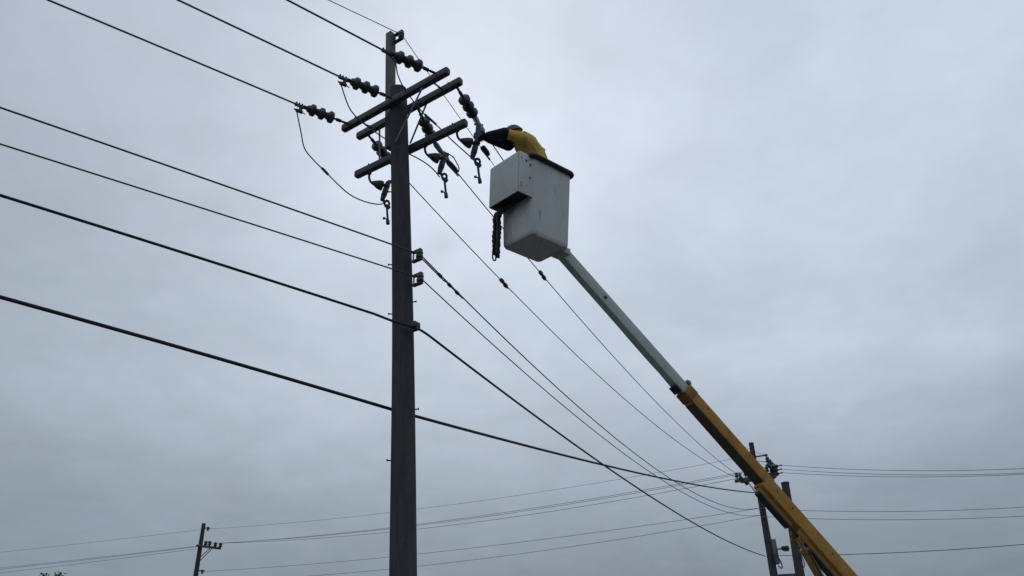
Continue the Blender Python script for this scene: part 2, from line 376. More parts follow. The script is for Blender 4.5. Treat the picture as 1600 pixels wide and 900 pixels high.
sp_ += [(BW * BK - .03, BD * BK - .03, .04, BH - .002), (BW * BK - .04, BD * BK - .04, .035, .9), (BW - .05, BD - .05, .03, .05)]
r_ = loops(bm, sp_); bm.faces.new(list(reversed(r_[0]))); bm.faces.new(r_[-1])
bucket = obj('bucket', bm, WHITEFG, truck, 40)
w1, d1 = BW * BK, BD * BK
bm = B(); r_ = loops(bm, [(w1 + .002, d1 + .002, .05, BH - .055), (w1 + .07, d1 + .07, .075, BH - .046), (w1 + .092, d1 + .092, .085, BH - .025), (w1 + .07, d1 + .07, .075, BH + .002), (w1 - .03, d1 - .03, .035, BH + .004), (w1 - .045, d1 - .045, .03, BH - .03)])
obj('rim', bm, RUBBER, bucket)
# seam strip on the near corner, maker's scuffed patch, mounting bracket on the far side
bm = B(); box(bm, bp(0, BD / 2 * 1.03 + .05, .30), E1, E2, BU, .26, .10, .42, .015); box(bm, bp(-.1, BD / 2 + .02, .02), E1, E2, BU, .2, .14, .08, .01); obj('bucket_mount', bm, GREYBOOM, truck)
# control box on the left face
def panel(bm, a0, a1, b0, b1, c0, c1, bev=.008):
    box(bm, bp((a0 + a1) / 2, (b0 + b1) / 2, (c0 + c1) / 2), E1, E2, BU, a1 - a0, b1 - b0, c1 - c0, bev)
bm = B(); panel(bm, -.255, .266, -.512, -.497, .480, 1.03); ctrl = obj('control_box', bm, BOXW, truck)
bm = B(); panel(bm, -.272, -.257, -.507, -.285, .470, 1.028); obj('side_panel', bm, BOXW, ctrl)
bm = B(); panel(bm, .268, .281, -.507, -.285, .480, 1.028); obj('side_panel', bm, BOXW, ctrl)
bm = B(); panel(bm, -.262, .268, -.500, -.285, 1.029, 1.042); obj('top_panel', bm, BOXW, ctrl)
bm = B(); panel(bm, -.250, .262, -.490, -.29, .50, .515); obj('floor_panel', bm, RUBBER, ctrl)
for b, c in ((-.40, .93), (-.335, .90), (-.34, .72), (-.475, .95), (-.475, .60), (-.475, .56)):
    bm = B(); box(bm, bp(-.2745, b, c), E1, E2, BU, .006, .022 if b > -.42 else .012, .028 if b > -.42 else .014, .001); obj('bolt', bm, DSTEEL, ctrl)
# black hoses drooping from under the control box
random.seed(4)
for k in range(6):
    a = .195 + .0165 * k + random.uniform(-.006, .006); b = -.44 + .028 * (k % 3); lo = random.uniform(-.13, -.02)
    bm = B(); tube(bm, smooth_pts([bp(-.10 + .04 * k, -.34, .53), bp(.02 + .030 * k, -.38, .47), bp(a - .01, b, .39), bp(a + random.uniform(-.012, .012), b + .01, .22), bp(a + random.uniform(-.014, .014), b, .10), bp(a + random.uniform(-.01, .01), b, lo), bp(a + .02, b + .02, lo - .05)], 6), [.0185 + .005 * math.sin(q * 2.1 + k) for q in range(37)], 8); obj('hose', bm, RUBBER, truck)
bm = B(); tube(bm, smooth_pts([bp(.27, -.40, .05), bp(.31, -.40, -.06), bp(.315, -.39, -.15), bp(.28, -.38, -.17), bp(.25, -.39, -.06)], 6), .010, 6); obj('hose', bm, STEEL, truck)

# ------------------------------------------------------------------ bucket truck: boom
G0, G1 = at_d(918.5, 440.7, 9.9), at_d(1055.7, 596, 9.9)
bu = (G0 - G1).normalized()                                 # up the boom, towards the bucket
bh = V((bu.x, bu.y, 0)).normalized(); bs = V((-bh.y, bh.x, 0))
if bs.y > 0: bs = -bs                                       # side that faces the camera
bn = bu.cross(bs).normalized()
if bn.z > 0: bn = -bn                                       # underside
def on(px, py):                                             # point of the boom axis seen nearest to a pixel
    d = ray(px, py).normalized(); w0 = G0 - EYE; b = bu.dot(d); s = (b * d.dot(w0) - bu.dot(w0)) / (1 - b * b); return G0 + bu * s
def beam(name, a, b, w, t, off, m, parent, bev=.012, side=0):
    bm = B(); bar(bm, a + bn * off + bs * side, b + bn * off + bs * side, w, t, bev, bn); return obj(name, bm, m, parent)
foot = G0 - bu * ((G0.z - 2.05) / bu.z)
beam('boom_tip', on(1075, 618), on(846, 358), .106, .150, 0, GREYBOOM, truck)
mid = beam('boom_middle', on(1200, 760), on(1068, 609), .165, .155, .004, YELLOW, truck)
base = beam('boom_base', foot, on(1189, 749), .168, .190, .036, YELLOW, truck, .014)
beam('cable_guide', on(1238.5, 808), on(1190, 753), .090, .075, .166, YELLOWD, truck, .008)
beam('lower_rail', foot + bn * .0, on(1262, 832), .090, .075, .166, YELLOWD, truck, .008)
for nm, a_, b_, w_, o_ in (('shade_plate', on(1190, 751), on(1083, 626), .150, .0855), ('shade_strip', on(1238, 807.5), on(1191, 754), .088, .216), ('shade_strip', foot + bu * .25, on(1263, 833), .088, .216)):  # added dark plate and black strips, painting shade under the boom
    beam(nm, a_, b_, w_, .024 if nm == 'shade_strip' else .008, o_, RUBBER if nm == 'shade_strip' else UNDERSHADE, truck, .002)
col = beam('boom_collar', on(1080, 623), on(1068, 609), .174, .166, .004, YELLOWD, truck, .01)
bm = B(); p = on(1066, 607) - bn * .098; bar(bm, p - bu * .045, p + bu * .035, .13, .045, .01, bn); lathe(bm, p - bn * .012 - bs * .055 - bu * .01, bs, [(0, .032), (.11, .032)], 14); obj('roller', bm, STEEL, col)
bm = B(); p = on(1060, 600) + bn * .092; bar(bm, p - bu * .07, p + bu * .04, .13, .035, .006, bn); obj('wear_pad', bm, DSTEEL, col)
bm = B(); p = on(943, 466.5) + bs * .0535; lathe(bm, p, bs, [(0, .024), (.006, .024), (.006, .014), (.012, .014)], 12); obj('pin', bm, DSTEEL, truck)
for px, py in ((1098, 644), (1130, 681), (1162, 717)):
    bm = B(); p = on(px, py) + bs * .083 - bn * .03; lathe(bm, p, bs, [(0, .011), (.008, .011), (.008, .006), (.012, .006)], 8); obj('bolt', bm, YELLOWD, mid)
for px, py in ((1205, 770), (1228, 797), (1290, 868)):
    bm = B(); p = on(px, py) + bs * .085 + bn * .02; lathe(bm, p, bs, [(0, .011), (.008, .011), (.008, .006), (.012, .006)], 8); obj('bolt', bm, YELLOWD, base)
# lift cylinder and its lug
lug = on(1254, 826) + bn * .22
bm = B()
for s in (-1, 1): bar(bm, lug + bs * (.055 * s) - bn * .11 - bu * .09, lug + bs * (.055 * s) - bn * .11 + bu * .09, .016, .22, .006, bn); 
for s in (-1, 1): bar(bm, lug + bs * (.055 * s) + bn * .02 - bu * .05, lug + bs * (.055 * s) + bn * .02 + bu * .05, .016, .08, .006, bn)
lg = obj('cylinder_lug', bm, YELLOWD, truck)
bm = B(); lathe(bm, lug - bs * .085, bs, [(.01, .022), (.16, .022)], 12); obj('pin', bm, YELLOWD, lg)
d = ray(1283, 905); t_ = (lug - EYE).dot(bs) / d.dot(bs); cd = (EYE + d * t_ - lug).normalized()
bm = B(); lathe(bm, lug, cd, [(0, .045), (.05, .05), (.07, .030), (.14, .030)], 14); obj('cylinder_rod', bm, CHROME, truck)
cyl_end = lug + cd * 1.15
bm = B(); lathe(bm, lug + cd * .12, cd, [(0, .045), (0, .056), (.05, .058), (.05, .052), (1.03, .052), (1.05, .03)], 18); obj('lift_cylinder', bm, YELLOWD, truck)
bm = B(); tube(bm, smooth_pts([lug + cd * .14 - bn * .0 + bs * .06, lug + cd * .3 + bs * .085 + bn * .05, lug + cd * .6 + bs * .07 + bn * .04, lug + cd * 1.0 + bs * .06], 5), .012, 6); obj('hydraulic_hose', bm, RUBBER, truck)
bm = B(); tube(bm, smooth_pts([on(1200, 764) + bn * .21 + bs * .02, on(1225, 794) + bn * .215 + bs * .03, on(1246, 818) + bn * .23 + bs * .05, on(1270, 846) + bn * .215 + bs * .03, foot + bn * .21], 6), .011, 6); obj('hydraulic_hose', bm, RUBBER, truck)
# turret, chassis, cab and wheels below the picture
TZ = foot.copy(); TZ.z = 0
bm = B(); lathe(bm, TZ + UP * 1.02, UP, [(0, .42), (.14, .42), (.14, .34), (.6, .26), (.6, 0.01)], 24); obj('turntable', bm, YELLOW, truck)
bm = B()
for s in (-1, 1): bar(bm, TZ + bs * (.13 * s) + UP * 1.5, foot + bs * (.13 * s) + UP * .12, .03, .42, .02, bs)
obj('turret', bm, YELLOW, truck)
bm = B(); tube(bm, [cyl_end - cd * .05, TZ + UP * 1.58 + bh * .2], .05, 12); obj('cylinder_foot', bm, DSTEEL, truck)
tx = RD; ty = V((-RD.y, RD.x, 0)); t0 = TZ - tx * .4
bm = B()
for s in (-1, 1): bar(bm, t0 - tx * 1.7 + ty * (.38 * s) + UP * .68, t0 + tx * 3.6 + ty * (.38 * s) + UP * .68, .10, .2, .01)
obj('chassis', bm, DSTEEL, truck)
bm = B(); box(bm, t0 - tx * .1 + UP * .9, tx, ty, UP, 3.2, 1.8, .22, .03); obj('deck', bm, WHITEFG, truck)
for s in (-1, 1):
    for k in (-1.15, .15):
        bm = B(); box(bm, t0 + tx * (k + .3) + ty * (.72 * s) + UP * 1.22, tx, ty, UP, .9, .34, .4, .02); obj('locker', bm, WHITEFG, truck)
bm = B(); cx = t0 + tx * 2.75; prof = [(-.8, .62), (.85, .62), (.9, 1.2), (.62, 2.02), (-.8, 2.06)]; ring = []
for s in (-1, 1): ring.append([bm.verts.new(cx + tx * x + ty * (.88 * s) + UP * z) for x, z in prof])
for k in range(5): bm.faces.new((ring[0][k], ring[0][(k + 1) % 5], ring[1][(k + 1) % 5], ring[1][k]))
bm.faces.new(ring[0]); bm.faces.new(ring[1]); bmesh.ops.bevel(bm, geom=list(bm.edges), offset=.05, segments=2, affect='EDGES'); cab = obj('cab', bm, WHITEFG, truck)
bm = B(); nrm = (tx * .82 + UP * .28).normalized(); box(bm, cx + tx * .775 + UP * 1.62, ty, nrm.cross(ty), nrm, 1.5, .62, .012, 0); obj('windscreen', bm, GLASS, cab)
for s in (-1, 1):
    bm = B(); box(bm, cx + tx * .05 + ty * (.884 * s) + UP * 1.55, tx, ty, UP, .95, .012, .52, 0); obj('side_window', bm, GLASS, cab)
    for k in (-.95, 2.8):
        w = t0 + tx * k + ty * (.74 * s) + UP * .38; bm = B(); lathe(bm, w - ty * .11, ty, [(0, .2), (0, .34), (.04, .38), (.18, .38), (.22, .34), (.22, .2)], 28); wh = obj('wheel', bm, TYRE, truck)
        bm = B(); lathe(bm, w - ty * .112, ty, [(0, .2), (.224, .2)], 20); obj('rim', bm, STEEL, wh)

# ------------------------------------------------------------------ worker
def capsule(bm, a, b, ra, rb, seg=12, flat=1.0, fd=None):
    n = 6; pts = [a.lerp(b, k / n) for k in range(n + 1)]; tube(bm, pts, [ra + (rb - ra) * k / n for k in range(n + 1)], seg)
    ball(bm, a, ra, seg=seg); ball(bm, b, rb, seg=seg)
def fuse(name, bm, m, parent, vox=.011, it=4, fac=.5):
    org = ORG[parent.name]; bmesh.ops.translate(bm, verts=bm.verts, vec=-org); bmesh.ops.recalc_face_normals(bm, faces=bm.faces)
    me = bpy.data.meshes.new(name); bm.to_mesh(me); bm.free(); o = bpy.data.objects.new(name, me); COL.objects.link(o)
    r = o.modifiers.new('r', 'REMESH'); r.mode = 'VOXEL'; r.voxel_size = vox
    s = o.modifiers.new('s', 'SMOOTH'); s.iterations = it; s.factor = fac
    ev = o.evaluated_get(bpy.context.evaluated_depsgraph_get()); me2 = bpy.data.meshes.new_from_object(ev); me2.name = name
    o.modifiers.clear(); o.data = me2; bpy.data.meshes.remove(me)
    me2.materials.clear(); me2.materials.append(m); me2.polygons.foreach_set('use_smooth', [True] * len(me2.polygons))
    o.parent = parent; ORG[o.name] = org; return o
flz = bp(0, 0, .055)
man = thing('person', 'worker in yellow jacket and dark rubber gloves leaning out of the raised bucket', 'person', flz)
J = dict(
    footL=bp(-.08, .02, .075), footR=bp(.10, .16, .075), kneeL=bp(-.04, -.06, .50), kneeR=bp(.10, .10, .50),
    hipL=at_y(846, 276, 8.12), hipR=at_y(842, 269, 8.32), waist=at_y(835, 244, 8.18), chest=at_y(821, 226, 8.08),
    neck=at_y(809, 216, 8.04), head=at_y(803.5, 210, 8.00),
    shL=at_y(816, 216, 7.90), shR=at_y(806, 221, 8.20), elL=at_y(788, 208.5, 7.84), elR=at_y(790, 225, 8.12),
    wrL=at_y(763, 211.5, 7.95), wrR=at_y(764, 218, 8.08))
face = unit(-.93, -.25, -.42)
# hands: where they close on the insulator hardware
grip = at_y(747, 214, 8.04)
def hand(bm, wr, target, k, r):
    d = (target - wr).normalized(); side = d.cross(UP).normalized() * (1 if k else -1); nrm = side.cross(d)
    pc = wr + d * .05; ball(bm, pc, .048 * r, .040 * r, .022 * r + .004, Matrix((d, side, nrm)).transposed(), 12)
    for i, (ln, of) in enumerate(((.070, -.028), (.078, -.009), (.073, .010), (.058, .027))):
        p0 = wr + d * .082 + side * of; p1 = p0 + d * ln * .45 - UP * .012; p2 = p1 + d * ln * .30 - UP * .026; p3 = p2 - UP * .022 - d * .006
        for a, b in ((p0, p1), (p1, p2), (p2, p3)): capsule(bm, a, b, .0095 * r, .0085 * r, 8)
    t0_ = wr + d * .03 - side * .030; t1 = t0_ + d * .030 - side * .026 - UP * .01; t2 = t1 + d * .030 - UP * .016 + side * .006
    capsule(bm, t0_, t1, .012 * r, .0105 * r, 8); capsule(bm, t1, t2, .0105 * r, .009 * r, 8)
def head_rot():
    f = face; s = f.cross(UP).normalized(); u_ = s.cross(f); return Matrix((f, s, u_)).transposed()
HR = head_rot(); hx, hy, hz_ = HR.col[0], HR.col[1], HR.col[2]; hc = J['head']
bm = B()
ball(bm, hc, .092, .074, .108, HR); ball(bm, hc + hx * .035 - hz_ * .06, .052, .054, .052, HR)                # skull, jaw
capsule(bm, hc + hx * .088 + hz_ * .005, hc + hx * .105 - hz_ * .022, .010, .015, 8)                          # nose
for s in (-1, 1): ball(bm, hc + hy * (.076 * s) - hx * .005 - hz_ * .01, .020, .008, .032, HR, 10)            # ears
ball(bm, hc + hx * .080 - hz_ * .055, .012, .026, .008, HR, 10)                                               # mouth
capsule(bm, hc - hz_ * .06 - hx * .02, J['neck'], .055, .060); capsule(bm, J['neck'], J['chest'], .07, .12)
capsule(bm, J['chest'], J['waist'], .135, .125); capsule(bm, J['waist'], J['hipL'].lerp(J['hipR'], .5), .125, .14)
for s in 'LR':
    capsule(bm, J['chest'].lerp(J['neck'], .5), J['sh' + s], .085, .062); capsule(bm, J['sh' + s], J['el' + s], .052, .042); capsule(bm, J['el' + s], J['wr' + s], .041, .028)
    capsule(bm, J['hip' + s], J['knee' + s], .088, .058); capsule(bm, J['knee' + s], J['foot' + s], .056, .040)
    capsule(bm, J['foot' + s], J['foot' + s] + unit(-.9, -.35) * .16 - UP * .02, .042, .030)
hand(bm, J['wrL'], grip, 0, .86); hand(bm, J['wrR'], grip + UP * .02, 1, .86)
fuse('body', bm, SKIN, man, .009, 3)
for s in (-1, 1):
    bm = B(); ball(bm, hc + hx * .083 + hy * (.030 * s) + hz_ * .010, .011, .013, .008, HR, 10); obj('eye', bm, EYEM, man)
bm = B()                                                     # jacket with collar, folds and sleeves to the elbow
capsule(bm, J['neck'] - (J['neck'] - J['chest']) * .25, J['chest'], .085, .150); capsule(bm, J['chest'], J['waist'], .152, .148)
capsule(bm, J['waist'], J['hipL'].lerp(J['hipR'], .5), .150, .165); capsule(bm, J['neck'], J['neck'].lerp(hc, .55) - hx * .02, .085, .080)
for k in range(5):
    p = J['waist'].lerp(J['chest'], k / 5 - .25); ball(bm, p, .148 + .006 * (k % 2), .148 + .006 * ((k + 1) % 2), .03, Matrix.Rotation(rad(-35 + 9 * k), 3, 'Y'), 16)
for s in 'LR':
    capsule(bm, J['chest'].lerp(J['neck'], .45), J['sh' + s], .10, .082); capsule(bm, J['sh' + s], J['el' + s], .074, .060)
    for f in (.25, .5, .75): ball(bm, J['sh' + s].lerp(J['el' + s], f), .074 - .012 * f, seg=12)
    capsule(bm, J['el' + s], J['el' + s].lerp(J['wr' + s], .22), .060, .052)
fuse('jacket', bm, JACKET, man, .012, 3)
bm = B()                                                     # harness across the upper back
c_, n_ = J['chest'], J['neck']; bk = -face; bk.z = .5; bk.normalize()
for s in (-1, 1): tube(bm, smooth_pts([J['waist'] + bk * .140 - hy * (.05 * s), c_ + bk * .142 + hy * (.03 * s), c_.lerp(n_, .55) + bk * .105 + hy * (.07 * s), n_ + bk * .06 + hy * (.095 * s)], 5), .020, 8)
box(bm, c_ + bk * .146, hy, bk, hy.cross(bk), .10, .02, .08, .008); ball(bm, c_.lerp(n_, .35) + bk * .115, .07, .05, .075, None, 12); obj('harness', bm, VEST, man)
for s in 'LR':
    bm = B(); capsule(bm, J['el' + s].lerp(J['wr' + s], -.02 if s == 'L' else -.16), J['wr' + s], .074 if s == 'L' else .080, .048, 14)
    hand(bm, J['wr' + s], grip + (UP * .02 if s == 'R' else V((0, 0, 0))), 0 if s == 'L' else 1, 1.22)
    fuse('rubber_glove', bm, NAVY, man, .007, 2)
bm = B()
for s in 'LR': capsule(bm, J['hip' + s], J['knee' + s], .098, .070); capsule(bm, J['knee' + s], J['foot' + s].lerp(J['knee' + s], .15), .070, .056)
capsule(bm, J['hipL'], J['hipR'], .11, .11); fuse('trousers', bm, TROUS, man, .012, 2)
for s in 'LR':
    bm = B(); f_ = J['foot' + s]; capsule(bm, f_ + UP * .06, f_, .058, .056); capsule(bm, f_ - UP * .01, f_ + unit(-.9, -.35) * .17 - UP * .018, .052, .042); fuse('boot', bm, RUBBER, man, .010, 2)
bm = B(); hb = hc + hz_ * .030; rings = []                   # hard hat: dome, brim and peak
for k in range(9):
    a = rad(k * 90 / 8); rings.append((math.sin(a) * .098, math.cos(a)))
prof = [[bm.verts.new(hb + hx * (math.cos(t * math.pi / 12) * .120 * c) + hy * (math.sin(t * math.pi / 12) * .102 * c) + hz_ * z) for t in range(24)] for z, c in rings[:-1]]
for a, b in zip(prof, prof[1:]):
    for k in range(24): bm.faces.new((a[k], a[(k + 1) % 24], b[(k + 1) % 24], b[k]))
bm.faces.new(prof[-1]); bm.faces.new(list(reversed(prof[0]))); hel = obj('hard_hat', bm, HELMET, man)
bm = B(); r1, r2 = [], []
for t in range(24):
    c, s = math.cos(t * math.pi / 12), math.sin(t * math.pi / 12); pk = max(c, 0) ** 2 * .05
    r1.append((hb + hx * (c * .119) + hy * (s * .101), hb + hx * (c * .119) + hy * (s * .101) - hz_ * .010)); r2.append((hb + hx * (c * .130 + pk) + hy * (s * .112) - hz_ * .006, hb + hx * (c * .130 + pk) + hy * (s * .112) - hz_ * .013))
q4 = [[bm.verts.new(p) for p in ring] for ring in ([x[0] for x in r1], [x[0] for x in r2], [x[1] for x in r2], [x[1] for x in r1])]
for i in range(4):
    for k in range(24): bm.faces.new((q4[i][k], q4[i][(k + 1) % 24], q4[(i + 1) % 4][(k + 1) % 24], q4[(i + 1) % 4][k]))
obj('brim', bm, ORANGE, hel)

# ------------------------------------------------------------------ far pole carrying the line onward, and a shorter one
def taper(bm, top, foot_, r0, r1, seg=18): tube(bm, [foot_.lerp(top, k / 10) for k in range(11)], [r0 + (r1 - r0) * k / 10 for k in range(11)], seg)
FT = at_y(1173.5, 692, 30); FB = at_y(1209, 898, 30); ff = FT + (FB - FT) * (FT.z / (FT.z - FB.z))
far = thing('utility_pole', 'distant concrete pole behind the yellow boom with crossed arms at its top', 'utility pole', ff)
bm = B(); taper(bm, FT, ff, .190, .092); obj('pole_shaft', bm, CONC, far)
def fp(z): return ff + (FT - ff) * (z / FT.z)
fa = az(-54); fr = az(26)
zf = 9.0
F1 = fp(zf) + fr * -.14; fL = at_z(1158, 752.5, zf)
bm = B(); bar(bm, F1 - fa * .75, fL, .10, .12, .02, UP); obj('crossarm', bm, ARM, far)
bm = B(); bar(bm, fp(zf + .18) + fr * .14 - fa * .75, fp(zf + .18) + fr * .14 + fa * .9, .10, .12, .02, UP); obj('crossarm', bm, ARM, far)
bm = B(); bar(bm, fL - UP * .04, fL + UP * .32, .085, .085, .01); obj('arm_riser', bm, ARM, far)
bm = B(); bar(bm, fL - fa * .25 - UP * .05, fp(8.5) + fa * .1, .03, .02); obj('brace', bm, STEEL, far)
la = unit(.89, -.45); lp = V((.45, .89, 0))                   # direction of the crossing line and of its arms
Fz2 = 9.33
for k in (-.16, .16):
    bm = B(); bar(bm, fp(Fz2) + la * (.14 + k) - lp * .85 + V((.30, -.1, 0)), fp(Fz2) + la * (.14 + k) + lp * .85 + V((.30, -.1, 0)), .09, .10, .015, UP); obj('crossarm', bm, ARM, far)
bm = B(); bar(bm, at_y(1206, 722, 29.9), at_y(1207, 749, 29.9), .10, .08, .01); bar(bm, at_y(1196, 727, 29.9), at_y(1209, 727, 29.9), .06, .05); bar(bm, at_y(1192, 747, 29.9), at_y(1210, 747, 29.9), .09, .08); obj('arm_frame', bm, ARM, far)
for py, z in ((797, 0), (806, 0), (768, 0)):
    c = at_y(1184 + (py - 770) * .17, py, 29.85); bm = B(); lathe(bm, c - UP * .08, UP, [(0, .05), (.06, .05), (.08, .035), (.10, .05), (.16, .05)], 10); bar(bm, c - UP * .10, c + V((.2, .15, -.1)), .03, .03); obj('spool', bm, PORC, far)
bm = B(); c = at_y(1211, 862, 29.83); box(bm, c, V((1, 0, 0)), V((0, 1, 0)), UP, .16, .2, .85, .03); obj('meter_box', bm, STEEL, far)
bm = B(); c0, c1 = at_y(1213, 868, 29.8), at_y(1221, 888, 29.8); tube(bm, smooth_pts([c0, at_y(1219, 876, 29.8), at_y(1222, 884, 29.8), c1, at_y(1216, 884, 29.8)], 5), .022, 6); obj('cable_loop', bm, WIRE, far)
bm = B(); tube(bm, [fp(FT.z - .55), fp(FT.z - .55) + V((.42, -.1, .02))], .03); ball(bm, fp(FT.z - .55) + V((.45, -.1, .02)), .06, seg=10); obj('ground_wire_bracket', bm, STEEL, far)
GF = 'small insulator strings on the distant pole'
fs = [(at_z(1160, 750, 9.05), -dr, 'tiny insulator string on the left of the distant pole, just above the bracket'), (at_z(1168, 757, 8.9), -dr, 'tiny insulator string on the left of the distant pole, level with the bracket arm')]
FLE = []
for p, d, lb in fs:
    d = d.copy(); d.z = 0; dup(proto, frame(p, d.normalized()) @ Matrix.Scale(.8, 4), lb, GF); FLE.append(p + d.normalized() * .58)
FRE = []
for px, py, lb in ((1197, 731, 'topmost of the tiny insulator strings right of the distant pole'), (1197, 737, 'middle one of the tiny insulator strings right of the distant pole'), (1198, 742.5, 'lowest of the tiny insulator strings right of the distant pole')):
    p = at_y(px, py, 30 - .3); dup(proto, frame(p, la) @ Matrix.Scale(.8, 4), lb, GF); FRE.append(p + la * .58)
for c in [fp(zf + .24) + fr * .14 + fa * k for k in (-.68, -.4, .45, .8)] + [fp(Fz2 + .05) + la * .30 + V((.30, -.1, 0)) + lp * k for k in (-.75, -.35, .3, .75)]:
    bm = B(); lathe(bm, c, UP, [(0, .02), (.07, .03), (.08, .07), (.12, .075), (.15, .05), (.18, .07), (.22, .07), (.26, .03)], 10); obj('pin_insulator', bm, PORC, far)
bm = B(); tube(bm, smooth_pts([FRE[0] - la * .3, at_y(1205, 725, 29.7), at_y(1196, 722, 29.8), fp(9.75) + V((.1, 0, 0))], 5), .012, 6); obj('jumper', bm, WIRE, far)
bm = B(); tube(bm, smooth_pts([FRE[2] - la * .1, at_y(1209, 748, 29.7), at_y(1200, 752, 29.8), fp(8.8) + V((.1, 0, 0))], 5), .012, 6); obj('jumper', bm, WIRE, far)
# street lamp bracketed to the far pole
lb0 = at_y(1211, 858.5, 29.8)
lamp = thing('street_lamp', 'small dark street lamp head on a thin arm by the distant pole', 'street lamp', lb0)
bm = B(); tube(bm, [lb0, at_y(1223, 857, 29.6)], .028); obj('lamp_arm', bm, STEEL, lamp)
bm = B(); p, q = at_y(1221, 857.3, 29.6), at_y(1233, 856, 29.5); bar(bm, p, q, .20, .15, .05, UP); obj('lamp_head', bm, DSTEEL, lamp)
bm = B(); bar(bm, p.lerp(q, .3) - UP * .085, p.lerp(q, .9) - UP * .085, .14, .03, .008, UP); obj('lens', bm, PORCL, lamp)
# shorter pole
ST = at_y(1226.5, 754, 24); SB = at_y(1250, 898, 24); sf = ST + (SB - ST) * (ST.z / (ST.z - SB.z))
short = thing('utility_pole', 'shorter bare pole right of the street lamp, partly behind the yellow boom', 'utility pole', sf)
bm = B(); taper(bm, ST, sf, .165, .112); obj('pole_shaft', bm, CONC, short)
bm = B(); lathe(bm, ST - UP * .06, UP, [(0, .117), (.03, .122), (.065, .118), (.066, .01)], 18); obj('pole_cap', bm, DSTEEL, short)
bm = B(); c = at_y(1252, 868, 23.7); tube(bm, smooth_pts([sf + (ST - sf) * .70, c, at_y(1257, 884, 23.7), at_y(1250, 890, 23.8)], 5), .015, 6); obj('cable_loop', bm, WIRE, short)
# left distant pole
LT = at_y(318.5, 818, 42); LB = at_y(306, 898, 42); lf = LT + (LB - LT) * (LT.z / (LT.z - LB.z))
left = thing('utility_pole', 'distant thin pole at the lower left with one short braced crossarm', 'utility pole', lf)
bm = B(); taper(bm, LT, lf, .20, .095); obj('pole_shaft', bm, CONC, left)
def lpt(px, py): return at_y(px, py, 41.8)
bm = B(); bar(bm, lpt(307, 852.5), lpt(345, 857), .10, .11, .015, UP); obj('crossarm', bm, ARM, left)
for px, py in ((321, 849), (327, 849), (336, 851), (344, 852)):
    bm = B(); c = lpt(px, py + 5); lathe(bm, c, UP, [(0, .03), (.06, .04), (.08, .085), (.12, .09), (.15, .06), (.20, .085), (.24, .085), (.28, .04)], 10); obj('pin_insulator', bm, PORC, left)
for o in (0, 3.5):
    bm = B(); bar(bm, lpt(328 + o, 857), lpt(312.5, 871 + o * 1.5), .035, .03); obj('brace', bm, STEEL, left)
for py in (826, 893):
    bm = B(); bar(bm, lpt(316 if py < 850 else 308, py - 1.5), lpt(328 if py < 850 else 320, py - .5), .05, .05); c = lpt(325 if py < 850 else 316, py); lathe(bm, c - UP * .1, UP, [(0, .06), (.06, .06), (.09, .04), (.12, .06), (.18, .06)], 10); obj('spool_bracket', bm, DSTEEL, left)

# ------------------------------------------------------------------ wires
def span(a, b, via=None, n=48):
    """hanging span from a to b; via is a pixel the span is seen through, which fixes its sag"""
    s = .3
    if via:
        h = b - a; nrm = V((h.y, -h.x, 0)).normalized(); d = ray(*via); q = EYE + d * ((a - EYE).dot(nrm) / d.dot(nrm))
        t = (q - a).dot(V((h.x, h.y, 0))) / (h.x ** 2 + h.y ** 2); s = ((a.z + h.z * t) - q.z) / (4 * t * (1 - t))
    return [a.lerp(b, k / n) - UP * (4 * s * (k / n) * (1 - k / n)) for k in range(n + 1)]
def wire(name, pts, r, label, cat='wire', m=WIRE, group=None, seg=7):
    bm = B(); tube(bm, pts, r, seg); return tag(obj(name, bm, m, None, 60), label, cat, group)
Q = V((-28, -11.5, 0)); qa = unit(-.59, .81)
GL, GR = 'power wires leaving to the upper left', 'power wires running right to the distant pole'
def qpt(off, z): return Q + qa * off + UP * z
wire('power_wire', span(LE[0], qpt(.9, 9.0), (75, 0)), .0125, 'power wire to the upper left from the leftmost insulator string', group=GL)
wire('power_wire', span(LE[1], qpt(0, 9.0), (278, 0)), .0125, 'power wire to the upper left from the string left of the pole', group=GL)
wire('power_wire', span(LE[2], qpt(-.9, 9.0), (449, 0)), .0125, 'power wire to the upper left from the string crossing the pole extension', group=GL)
wire('ground_wire', span(sp0 + un * -.04, qpt(-.1, 9.7), (513, 0)), .0062, 'thinnest wire, topmost at the upper left, ending at the pole tip', group=GL)
wire('service_wire', span(sp1 - un * .035, qpt(-.2, 7.0), (0, 168)), .010, 'wire from the left edge to the upper spool rack on the pole', group=GL)
wire('service_wire', span(sp2 - un * .035, qpt(-.2, 6.6), (0, 225)), .0088, 'wire from the left edge to the lower spool rack on the pole', group=GL)
GC = 'thick black cables past the near pole'
cg = at_y(585, 490.5, 8.15)
left_part = list(reversed(span(cg, qpt(-.3, 5.7), (0, 305)))); right_part = span(at_y(688, 538, 8.9), at_y(1196, 869, 29.6), (966.7, 742.7))
wire('telephone_cable', left_part + smooth_pts([cg, at_y(615, 502, 8.2), at_y(648, 512, 8.26), at_y(664, 520, 8.45), at_y(688, 538, 8.9)], 4)[1:-1] + right_part, .0150, 'black cable clamped to the pole, steeply falling to its lower right', 'cable', CABLE, GC)
c2 = at_y(630, 645, 8.62)
wire('telephone_cable', list(reversed(span(c2, qpt(-.1, 4.6), (0, 464)))) + span(c2, at_y(1182, 770, 29.8), (920, 721))[1:], .0188, 'lowest thick black cable, passing behind the pole without a clamp', 'cable', CABLE, GC)
wire('power_wire', span(RE[0], FLE[1], (920, 573)), .0084, 'wire right of the pole with a small clamp, middle of the picture', group=GR)
wire('power_wire', span(RE[1], FLE[0], (920, 514)), .0084, 'wire with a small clamp emerging from beneath the white bucket', group=GR)
